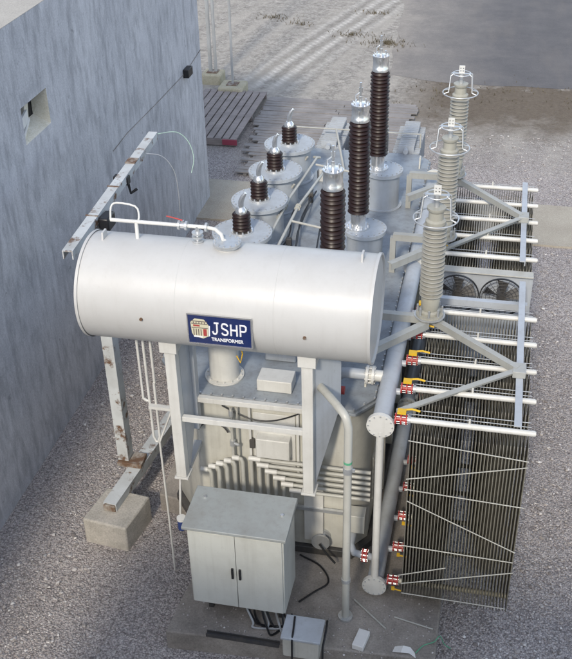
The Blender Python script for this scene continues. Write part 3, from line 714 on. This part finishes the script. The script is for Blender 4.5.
# nameplate on the conservator
pTL, pTR, pBR, pBL = [Vector(p) for p in ((-2.955,8.405,4.50),(-2.28,8.405,4.50),(-2.28,8.402,4.165),(-2.955,8.402,4.165))]
a0 = radians(83)
sg = obj('nameplate', MB().box((-2.95,8.400,4.155),(-2.28,8.412,4.495)), M['blue'], cn)
obj('plate_frame', MB().box((-2.962,8.396,4.4955),(-2.268,8.413,4.512)).box((-2.962,8.396,4.138),(-2.268,8.413,4.1545)).box((-2.962,8.396,4.155),(-2.9505,8.413,4.495)).box((-2.2795,8.396,4.155),(-2.262,8.413,4.495)), M['alu'], sg)
def text_part(txt, size, x, z, y, parent, wscale=1.0, weight=.0):
    cu = bpy.data.curves.new('lettering', 'FONT'); cu.body = txt; cu.size = size; cu.extrude = .002; cu.offset = weight; cu.resolution_u = 3
    tmp = bpy.data.objects.new('tmp', cu); COL.objects.link(tmp)
    bpy.context.view_layer.update()
    me = bpy.data.meshes.new_from_object(tmp.evaluated_get(bpy.context.evaluated_depsgraph_get()))
    bpy.data.objects.remove(tmp)
    base = ROOT[parent.name]
    me.transform(Matrix.Translation(Vector((x,y,z))-base) @ Matrix.Rotation(radians(90),4,'X') @ Matrix.Diagonal((wscale,1,1,1)))
    me.materials.clear(); me.materials.append(M['letter'])
    o = bpy.data.objects.new('lettering', me); COL.objects.link(o); o.parent = parent; return o
LT = {'J': [[(.3,1),(1,1)],[(.72,1),(.72,.25),(.6,.05),(.4,0),(.15,.05),(.02,.25)]],
      'S': [[(.95,.82),(.8,.97),(.5,1),(.2,.97),(.06,.8),(.1,.62),(.3,.54),(.7,.46),(.92,.34),(.94,.18),(.8,.03),(.5,0),(.2,.03),(.05,.18)]],
      'H': [[(.05,0),(.05,1)],[(.95,0),(.95,1)],[(.05,.5),(.95,.5)]],
      'P': [[(.08,0),(.08,1),(.7,1),(.92,.9),(.95,.73),(.9,.55),(.7,.46),(.08,.46)]]}
for i, ch in enumerate('JSHP'):
    lm = MB()
    for st_ in LT[ch]: lm.tube([(-2.69+.098*i+u*.07, 8.399, 4.285+v*.135) for u, v in st_], .0105, 6)
    obj('lettering', lm, M['letter'], sg)
text_part('TRANSFORMER', .056, -2.705, 4.20, 8.397, sg, .88, .0015)
# emblem: a cream domed block with ribs
em = MB(); ex, ez = -2.925, 4.215
em.add([(ex+u,8.3975,ez+w) for u,w in ((.03,.02),(.13,.0),(.185,.03),(.195,.17),(.15,.235),(.05,.24),(.0,.19),(.01,.06))],[tuple(range(8))])
obj('emblem', em, M['emblem'], sg)
obj('emblem', MB().box((ex+.135,8.3955,ez+.035),(ex+.172,8.397,ez+.12)).box((ex+.03,8.3955,ez+.145),(ex+.10,8.397,ez+.165)), M['red'], sg)
obj('emblem', MB().box((ex+.03,8.395,ez+.012),(ex+.125,8.397,ez+.03)).add([(ex+.19,8.396,ez+.03),(ex+.205,8.396,ez+.04),(ex+.21,8.396,ez+.165),(ex+.197,8.396,ez+.165)],[(0,1,2,3)]), M['letter'], sg)
el = MB()
for k in range(4): el.box((ex+.028+.026*k,8.3945,ez+.035),(ex+.038+.026*k,8.3965,ez+.115))
for k in range(5): el.box((ex+.03+.03*k,8.3945,ez+.18),(ex+.038+.03*k,8.3965,ez+.202))
for zz in (.125,.175,.205): el.box((ex+.01,8.3945,ez+zz),(ex+.185,8.3965,ez+zz+.009))
obj('emblem', el, M['emblem_dark'], sg)

# support frame below the conservator
sf = thing('conservator_support', 'white steel support frame of two square posts and crossbars under the conservator', 'support frame', (-2.55,9.0,1.9))
for xx in (-3.32,-1.765):
    obj('post', MB().box((xx-.063,8.74,1.93),(xx+.063,8.87,3.80)), M['white'], sf, .006)
    obj('rear_post', MB().box((xx-.03,9.22,2.30),(xx+.11,9.34,3.80)), M['bluegrey'], sf, .006)
    obj('gusset', MB().xprism([(8.871,1.98),(8.94,1.98),(9.219,2.45),(9.219,3.78),(8.871,3.78)], xx+.052, xx+.064), M['bluegrey'], sf)
    obj('gusset', MB().xprism([(9.341,2.32),(9.43,2.30),(9.43,2.62),(9.341,2.62)], xx+.0, xx+.05), M['bluegrey'], sf)
    0 and obj('post_collar', MB().box((xx-.085,8.715,3.12),(xx+.085,8.885,3.16)), M['white'], sf, .004)
    obj('foot_plate', MB().box((xx-.085,8.72,1.905),(xx+.085,8.93,1.929)), M['white'], sf, .003)
xr = -1.70
obj('gusset', MB().add([(xr,8.86,2.0),(xr+.24,9.18,2.95),(xr+.24,9.18,3.55),(xr,8.86,3.8),(xr-.01,8.872,2.0),(xr+.23,9.192,2.95),(xr+.23,9.192,3.55),(xr-.01,8.872,3.8)],[(0,1,2,3),(7,6,5,4),(0,4,5,1),(1,5,6,2),(2,6,7,3),(3,7,4,0)]), M['bluegrey'], sf)
obj('crossbar', MB().box((-3.256,8.77,2.76),(-1.829,8.83,2.83)), M['white'], sf, .004)
obj('crossbar', MB().box((-3.239,9.24,2.70),(-1.796,9.31,2.77)), M['white'], sf, .004)
for xx in (-3.36,-1.81): obj('bracket_arm', MB().box((xx,8.94,1.90),(xx+.1,9.419,1.96)), M['bluegrey'], sf)

# thin pipes dropping at the left
def thin(label, pts, r=.017, mat='white'):
    return tag(obj('drop_tube', MB().tube(pts, r, 10), M[mat], loc=pts[-1]), label, 'pipe', 'thin white tubes below the conservator')
thin('leftmost and shortest thin white tube below the conservator', [(-3.80,9.0,3.93),(-3.80,9.0,2.86),(-3.76,9.0,2.83),(-3.71,9.0,2.83)])
thin('middle long thin white tube below the conservator, curling at its low end', [(-3.725,9.0,3.93),(-3.725,9.0,2.30),(-3.70,9.0,2.22),(-3.67,9.0,2.22),(-3.645,9.0,2.30),(-3.645,9.0,3.1)])
thin('right thin white tube below the conservator, next to the square post', [(-3.645,9.02,3.93),(-3.645,9.02,3.10)])
thin('low thin white tube reaching down to the gravel left of the cabinet', [(-3.655,9.0,2.22),(-3.645,9.0,.86),(-3.645,9.0,.02)], .014)
thin('slanted thin white tube tying the low tube to the square post', [(-3.66,9.0,2.2),(-3.45,9.0,2.75)], .013)
thin('thin white tube hanging at the left side of the grey cabinet', [(-3.36,8.8,1.90),(-3.37,8.7,1.36)], .014)
tag(obj('tube_bracket', MB().box((-3.72,8.93,2.76),(-3.391,8.99,2.80)), M['white'], loc=(-3.5,8.95,2.76)), 'short white bar joining the thin tubes to the square post', 'bracket')
t = thing('breather_can', 'small navy blue breather can at the left end of the cabinet roof', 'breather', (-3.16,8.15,1.6))
obj('can', MB().lathe([(0,0),(.05,.01),(.05,.14),(.045,.15),(0,.15)],(-3.17,8.2,1.62),20), M['navy'], t)
obj('cap', MB().cyl((-3.17,8.2,1.771),(-3.17,8.2,1.80),.055,20), M['white'], t)
t = thing('relief_valve', 'red and white valve hanging under the conservator, right of the white round turret', 'valve', (-2.72,9.4,3.2))
obj('body', MB().cyl((-2.74,9.5,3.55),(-2.74,9.5,3.9),.03,10).cyl((-2.74,9.5,3.46),(-2.74,9.5,3.50),.07,14), M['white'], t)
obj('flange', MB().cyl((-2.74,9.5,3.501),(-2.74,9.5,3.55),.055,14), M['red'], t)
obj('hanging_cable', MB().tube([(-2.72,9.47,3.5),(-2.67,9.42,3.35),(-2.70,9.42,3.22),(-2.75,9.44,3.3)],.009,6), M['yellow'], t)

# ------------------------------------------------------------------ conduits on the front wall
grp = 'bent steel conduits on the tank front'
names = ['first', 'second', 'third', 'fourth', 'fifth']
yc = 9.30
for i in range(5):
    x = -3.13+.105*i; zt = 1.60+.062*i
    c = tag(obj('conduit', MB().tube([(x,yc,.45),(x,yc,zt-.05),(x-.015,yc,zt-.012),(x-.05,yc,zt),(x-.12,yc,zt)],.027,12), M['pipe'], loc=(x,yc,.45)),
        f'{names[i]} conduit from the left above the cabinet, its bent end pointing left', 'conduit', grp)
    obj('coupling', MB().cyl((x-.04,yc,zt),(x-.13,yc,zt),.033,14), M['white'], c)
for i in range(6):
    x = -2.595+.102*i; zt = 1.87-.088*i
    c = tag(obj('conduit', MB().tube([(x,yc,.45),(x,yc,zt-.05),(x+.015,yc,zt-.012),(x+.05,yc,zt),(-1.10,yc,zt)],.024,12), M['pipe'], loc=(x,yc,.45)),
        f'{["topmost","second highest","third highest","fourth highest","fifth highest","lowest"][i]} of the conduits running level to the right across the tank front', 'conduit', grp)
    obj('coupling', MB().cyl((x-.03,yc,zt),(x+.12,yc,zt),.033,14), M['white'], c)
tag(obj('conduit_rail', MB().box((-3.25,9.34,1.08),(-1.2,9.38,1.13)), M['galv'], loc=(-2.2,9.36,1.1)), 'flat rail clamping the upright conduits to the tank front', 'rail')
t = thing('gauge_pipe', 'slim upright pipe with a brass valve in the middle of the tank front', 'pipe', (-2.8,9.33,1.7))
obj('pipe', MB().cyl((-2.83,9.33,1.2),(-2.83,9.33,2.6),.018,10).cyl((-2.76,9.35,1.3),(-2.76,9.35,2.6),.012,8), M['pipe'], t)
obj('valve', MB().cyl((-2.83,9.33,2.02),(-2.83,9.33,2.10),.035,12).cyl((-2.83,9.33,2.06),(-2.74,9.30,2.06),.02,10).cyl((-2.83,9.33,2.48),(-2.83,9.33,2.56),.03,12), M['galv'], t)
obj('bracket', MB().box((-2.62,9.34,2.0),(-2.56,9.41,2.12)), M['dark'], t)

# ------------------------------------------------------------------ control cabinet
cb = thing('control_cabinet', 'pale grey two-door control cabinet with sloped roof at the transformer front', 'cabinet', (-2.48,8.28,.3))
x0,x1,y0,y1,z0,z1 = -3.03,-1.90,7.965,8.56,.70,1.90
obj('body', MB().box((x0,y0,z0),(x1,y1,z1)), M['cab'], cb, .006)
obj('roof', MB().xprism([(y0-.06,z1+.002),(y1+.03,z1+.002),(y1+.03,z1+.075),(y0-.06,z1+.045)], x0-.045, x1+.04), M['cabroof'], cb, .008)
obj('roof_bolt', MB().cyl((x0+.1,y1-.15,z1+.05),(x0+.1,y1-.15,z1+.085),.02,12), M['alu'], cb)
obj('roof_bolt', MB().cyl((x1-.08,y1-.28,z1+.05),(x1-.08,y1-.28,z1+.08),.02,12), M['alu'], cb)
xm = (x0+x1)/2
for a, b, s in ((x0+.018,xm-.003,1),(xm+.003,x1-.018,-1)):
    dr = obj('door', MB().box((a,y0-.022,z0+.015),(b,y0-.002,z1-.035)), M['cab'], cb, .005)
    hx = (xm-.045 if s == 1 else xm+.045)
    obj('handle', MB().box((hx-.013,y0-.045,1.20),(hx+.013,y0-.0225,1.36)).box((hx-.009,y0-.06,1.27),(hx+.009,y0-.0455,1.35)), M['black'], dr, .003)
for xx in (x0+.12, x1-.12):
    for yy in (y0+.3, y1-.06): obj('leg', MB().box((xx-.03,yy-.03,.301),(xx+.03,yy+.03,.699)), M['dark'], cb)
obj('gland_plate', MB().box((x0+.2,y0+.12,.66),(x1-.12,y1-.1,.698)), M['dark'], cb)
random.seed(11)
for k in range(9):
    x = -2.45+.06*k
    pts = [(x,8.2+random.uniform(-.1,.1),.67),(x+random.uniform(-.03,.05),8.15,.52),(x+.05+random.uniform(-.03,.08),8.05+random.uniform(-.08,.1),.36),(x+.15,8.0+random.uniform(-.1,.1),.325),(-1.9,8.05+.03*k,.33)]
    tag(obj('cable', MB().tube(sm(pts),.014,6), M['black'] if k % 3 else M['galv'], loc=(x,8.1,.33)), 'black cable hanging from under the cabinet onto the slab', 'cable', 'cables under the cabinet')
# lower junction box, cover plate, slab litter
jb = thing('terminal_box', 'small pale green-grey box on the slab at the cabinet foot, black cable over it', 'terminal box', (-1.62,8.0,.3))
obj('body', MB().box((-1.88,7.68,.303),(-1.45,8.00,.60)), M['tank'], jb, .01)
obj('lid', MB().box((-1.90,7.66,.602),(-1.43,8.02,.64)), M['bluegrey'], jb, .008)
obj('cable', MB().tube([(-1.80,8.04,.55),(-1.79,7.98,.655),(-1.765,7.75,.655),(-1.76,7.65,.62),(-1.76,7.64,.32)],.012,8), M['black'], jb)
obj('cable', MB().tube([(-1.41,8.04,.60),(-1.40,7.9,.60),(-1.41,7.72,.5),(-1.40,7.65,.31)],.013,8), M['black'], jb)
tag(obj('steel_channel', MB().box((-2.85,7.775,.303),(-1.95,7.84,.325)).box((-2.85,7.775,.3255),(-1.95,7.785,.355)).box((-2.85,7.83,.3255),(-1.95,7.84,.355)), M['dark'], loc=(-2.4,7.8,.3)), 'dark steel channel lying along the front edge of the slab', 'channel')
tag(obj('paper_box', MB().beam((-1.03,7.92,.345),(-.98,8.18,.345),.14,.08), M['paper'], None, .008, loc=(-1,8,.3)), 'small white box lying on the slab near the foot of the tall pipe', 'box')
rg = MB().add([(-.62,7.98,.305),(-.52,7.96,.34),(-.42,7.99,.31),(-.34,7.94,.305),(-.60,8.06,.31),(-.50,8.05,.36),(-.42,8.07,.33),(-.36,8.02,.305)],[(0,1,5,4),(1,2,6,5),(2,3,7,6)],True)
tag(obj('white_rag', rg, M['paper'], loc=(-.5,8,.3)), 'crumpled white scrap of sheet on the slab at its front right corner', 'scrap')
tag(obj('loose_rod', MB().cyl((-1.18,8.68,.315),(-.74,8.30,.315),.011,8), M['pipe'], loc=(-1,8.5,.3)), 'long pale rod lying on the slab in front of the lower header flange', 'rod')
tag(obj('loose_rod', MB().cyl((-.66,8.50,.315),(-.18,8.40,.315),.009,8), M['pipe'], loc=(-.4,8.45,.3)), 'short pale rod lying on the slab beneath the front radiator', 'rod')
tag(obj('earth_wire', MB().tube(sm([(-.35,8.0,.32),(-.27,8.12,.33),(-.15,8.2,.33),(-.09,8.30,.33),(-.03,8.35,.14),(0.05,8.4,.02)]),.006,6), M['green'], loc=(-.2,8.2,.3)), 'thin green earth wire running off the slab edge onto the gravel', 'wire')
tag(obj('floor_cable', MB().tube(sm([(-2.0,9.3,.32),(-1.7,9.15,.32),(-1.55,8.9,.32),(-1.7,8.7,.32),(-1.85,8.5,.33)]),.012,8), M['black'], loc=(-1.7,9,.3)), 'black cable lying on the slab beside the cabinet', 'cable')

# ------------------------------------------------------------------ old steel support and block
tag(obj('concrete_block', MB().prism([(-5.03,9.30),(-4.38,9.22),(-4.26,9.90),(-4.92,9.98)], -.05, .42), M['block'], None, .025, loc=(-4.65,9.6,0)), 'rough grey concrete block on the gravel under the rusty beam end', 'concrete block')
os_ = thing('old_steel_support', 'weathered steel post on a foot beam, carrying a long top beam beside the wall', 'steel support', (-4.7,10.4,.42))
foot = MB()
p0, p1 = Vector((-4.70,9.52,.55)), Vector((-4.42,11.9,.55))
foot.beam(p0,p1,.19,.014).beam(p0-Vector((.085,0,.085)),p1-Vector((.085,0,.085)),.014,.155).beam(p0-Vector((-.085,0,.085)),p1-Vector((-.085,0,.085)),.014,.155)
obj('foot_beam', foot, M['oldsteel'], os_)
obj('rust_shoe', MB().box((-4.79,9.50,.425),(-4.62,9.62,.53)), M['rust'], os_, .006)
obj('base_joint', MB().box((-4.86,10.28,.56),(-4.50,10.55,.63)), M['rust'], os_, .006)
obj('post', MB().box((-4.86,10.33,.632),(-4.70,10.53,4.36)), M['oldsteel'], os_, .006)
obj('brace', MB().beam((-4.42,11.4,.62),(-3.7,9.6,2.1),.03,.03), M['oldsteel'], os_)
tb = MB(); a = Vector((-4.71,9.46,4.50)); b = Vector((-4.88,13.1,4.50))
tb.beam(a,b,.13,.014).beam(a-Vector((.058,0,.055)),b-Vector((.058,0,.055)),.014,.095).beam(a+Vector((.058,0,-.055)),b+Vector((.058,0,-.055)),.014,.095)
obj('top_beam', tb, M['oldsteel'], os_)
obj('splice_plate', MB().box((-4.90,11.95,4.508),(-4.76,12.12,4.522)), M['rust'], os_)
for yy in (10.35,11.2): obj('joint_band', MB().box((-4.80-.045*(yy-9.46),yy,4.508),(-4.665-.045*(yy-9.46)+.03,yy+.03,4.514)), M['rust'], os_)
obj('black_clamp', MB().box((-4.68,10.35,4.30),(-4.55,10.6,4.48)), M['black'], os_, .02)
obj('black_clamp', MB().box((-4.93,11.55,4.37),(-4.725,11.66,4.485)).tube([(-4.74,11.6,4.37),(-4.72,11.6,4.24),(-4.66,11.68,4.27)],.02,8), M['black'], os_, .01)
obj('loose_wire', MB().tube(sm([(-4.84,13.08,4.48),(-4.60,13.3,4.44),(-4.44,13.35,4.28),(-4.36,13.3,4.05),(-4.38,13.2,3.85)]), .006, 6), M['palegreen'], os_)
obj('loose_wire', MB().tube(sm([(-4.80,12.45,4.45),(-4.58,12.55,4.38),(-4.44,12.6,4.15),(-4.40,12.6,3.85),(-4.40,12.6,3.5)]), .005, 6), M['galv'], os_)

# ------------------------------------------------------------------ beyond the transformer
dk = thing('timber_boards', 'large flat deck of weathered grey boards on the ground behind the transformer', 'boards', (-4.3,24.3,0))
random.seed(21)
m1 = MB(); y = 21.5; k = 0
while y < 26.6:
    w = .15; xl = -6.15+random.uniform(-.1,.1) if y > 23.3 else -6.1+ (23.3-y)*.12+random.uniform(-.25,.3)
    if y > 24.4: xl = -6.35+random.uniform(-.04,.04)
    xr = -2.25+random.uniform(-.12,.12); xmid = random.uniform(-5,-3.4); zz = .075+random.uniform(-.006,.008)
    m1.box((xl,y,zz),(xmid-.01,y+w,zz+.025)); m1.box((xmid+.01,y,zz),(xr,y+w,zz+.025)); y += w+.028
obj('planks', m1, M['wood'], dk)
for xx in (-5.8,-5,-4.2,-3.4,-2.6): obj('bearer', MB().box((xx-.04,21.5,.006),(xx+.04,26.6,.07)), M['wood'], dk)
pl = thing('timber_pallet', 'slatted timber pallet lying by the far corner of the concrete building', 'pallet', (-7.1,25,0))
for k in range(9):
    xa = -8.25+.205*k
    obj('slat', MB().add([(xa-.30+.30,26.72,.18),(xa+.165,26.72,.18),(xa+.165+.0,23.2,.18),(xa,23.2,.18),(xa,26.72,.205),(xa+.165,26.72,.205),(xa+.165,23.2,.205),(xa,23.2,.205)],[(0,1,2,3),(7,6,5,4),(0,4,5,1),(1,5,6,2),(2,6,7,3),(3,7,4,0)]), M['wood2'], pl)
for yy in (23.18,24.9,26.6): obj('bearer', MB().box((-8.25,yy,.03),(-6.45,yy+.09,.178)), M['wood2'], pl)
obj('red_edge', MB().box((-6.80,23.15,.06),(-6.42,23.178,.20)), M['pinkish'], pl)
def pole(label, x, y, r, fw, double=False):
    t = thing('steel_pole', label, 'pole', (x,y,0), 'steel poles on concrete footings')
    obj('footing', MB().prism([(x-fw,y-fw),(x+fw,y-fw),(x+fw,y+fw),(x-fw,y+fw)],-.05,.30), M['footing'], t, .05)
    if double:
        obj('shaft', MB().cyl((x-.07,y,.3),(x-.07,y,7.5),r,14), M['galv'], t); obj('shaft', MB().cyl((x+.09,y,.3),(x+.09,y,7.5),r*.8,14), M['galv'], t)
    else: obj('shaft', MB().cyl((x,y,.3),(x,y,7.5),r,14), M['galv'], t)
    obj('base_plate', MB().box((x-.16,y-.16,.301),(x+.16,y+.16,.32)), M['rust'], t)
pole('double grey pole on a yellowish footing close to the concrete building corner', -8.35, 27.9, .055, .30, True)
pole('slender single grey pole on a yellowish footing at the edge of the slatted pallet', -7.5, 26.95, .035, .36)
wd = MB()
def tuft(x, y, r, n, h):
    for k in range(n):
        u = random.uniform(0,2*pi); rr = r*abs(random.gauss(0,.5)); px, py = x+cos(u)*rr*1.7, y+sin(u)*rr
        for q in range(3):
            dd = random.uniform(0,2*pi); L = random.uniform(.3,1)*h; w = random.uniform(.006,.016)
            tx, ty = px+cos(dd)*L*.5, py+sin(dd)*L*.5
            wd.add([(px-w*sin(dd),py+w*cos(dd),.0),(px+w*sin(dd),py-w*cos(dd),.0),((px+tx)/2,(py+ty)/2,L*.6),(tx,ty,L*.9)],[(0,1,2),(1,3,2)])
for a in ((-5.0,33.0,.6,80,.14),(-8.0,34.6,.5,60,.14),(-3.75,32.2,.6,120,.18),(-6.9,34.0,.4,40,.14),(.1,28.2,1.6,50,.10),(2.2,27.9,1.2,50,.10),(-4.6,35.6,.6,40,.16),(-1.5,28.0,1.,60,.12),(-2.6,26.6,.8,50,.12)): tuft(*a)
o = obj('dry_weeds', wd, M['weed']); o['kind'] = 'stuff'; o['label'] = 'sparse dry brown weeds on the far ground and along the road edge'; o['category'] = 'weeds'
# loose stones scattered over the near gravel
random.seed(31)
st = MB()
def stone(x, y, r):
    vs = []
    for zz, rr in ((-.3,.8),(.35,1.),(.8,.5)):
        for k in range(5):
            u = 2*pi*k/5+zz; q = rr*random.uniform(.7,1.15)*r; vs.append((x+cos(u)*q, y+sin(u)*q, max(0,zz*r*.8)))
    st.add(vs, [(a*5+k, a*5+(k+1)%5, (a+1)*5+(k+1)%5, (a+1)*5+k) for a in range(2) for k in range(5)]+[(10,11,12,13,14)])
def blocked(x, y):
    return (-4.3 < x < .0 and 7.6 < y < 18.3) or x < -6.28 and y < 20.3 or (-5.1 < x < -4.2 and 9.1 < y < 10) or (19.0 < y < 21.4)
for k in range(26000):
    y = 7.0+18*random.random()**1.5; x = random.uniform(-6.3,3.0)
    if blocked(x,y): continue
    stone(x, y, random.uniform(.008,.022)*(1.8 if random.random() < .1 else 1))
for k in range(260):
    x = random.uniform(-3.3,-.15); y = 7.8+abs(random.gauss(0,.5)); r_ = random.uniform(.007,.016); o_ = len(st.v); (y < 9.2) and stone(x, y, r_)
    for q in range(o_, len(st.v)): st.v[q] = (st.v[q][0], st.v[q][1], st.v[q][2]+.302)
def stonemat():
    m, nt, b = nmat('loose_stone'); g = nt.nodes.new('ShaderNodeNewGeometry')
    c = ramp(nt, g.outputs['Random Per Island'], [(0.,(.15,.135,.13)),(.4,(.36,.33,.31)),(.75,(.43,.40,.385)),(1.,(.68,.66,.64))])
    nt.links.new(c, b.inputs['Base Color']); b.inputs['Roughness'].default_value = .9; return m
o = obj('gravel_stones', st, stonemat()); o['kind'] = 'stuff'; o['label'] = 'loose grey and tan gravel stones around the transformer slab'; o['category'] = 'gravel'

# ------------------------------------------------------------------ world, sun, camera
sc = bpy.context.scene
d = Vector((.06,.80,-.60)).normalized()
w = bpy.data.worlds.new('World'); sc.world = w; w.use_nodes = True
nt = w.node_tree; bg = nt.nodes['Background']; sky = nt.nodes.new('ShaderNodeTexSky'); sky.sky_type = 'NISHITA'; sky.sun_disc = False
el = math.asin(-d.z); sky.sun_elevation = el; sky.sun_rotation = math.atan2(-d.x, -d.y) % (2*pi)
sky.dust_density = 1.2; sky.air_density = 1.0
hs = nt.nodes.new('ShaderNodeHueSaturation'); hs.inputs['Saturation'].default_value = .66; nt.links.new(sky.outputs[0], hs.inputs['Color'])
nt.links.new(hs.outputs[0], bg.inputs[0]); bg.inputs[1].default_value = .29
sl = bpy.data.lights.new('sun', 'SUN'); sl.energy = 2.55; sl.angle = radians(5); sl.color = (1, .90, .75)
so = bpy.data.objects.new('sun', sl); COL.objects.link(so); so.rotation_euler = d.to_track_quat('-Z','Y').to_euler(); so.location = (-5,-10,20)

cam = bpy.data.cameras.new('camera'); co = bpy.data.objects.new('camera', cam); COL.objects.link(co); sc.camera = co
cam.sensor_fit = 'HORIZONTAL'; cam.sensor_width = 36; cam.lens = 36*1008/572; cam.clip_end = 2000; cam.clip_start = .1
yaw, pitch, roll = radians(12.8), radians(32.9), radians(-1.4)
R = Matrix.Rotation(yaw,4,'Z') @ Matrix.Rotation(pi/2-pitch,4,'X') @ Matrix.Rotation(roll,4,'Z')
co.matrix_world = Matrix.Translation((0,0,10)) @ R
sc.view_settings.view_transform = 'Standard'; sc.view_settings.look = 'None'; sc.view_settings.exposure = 0
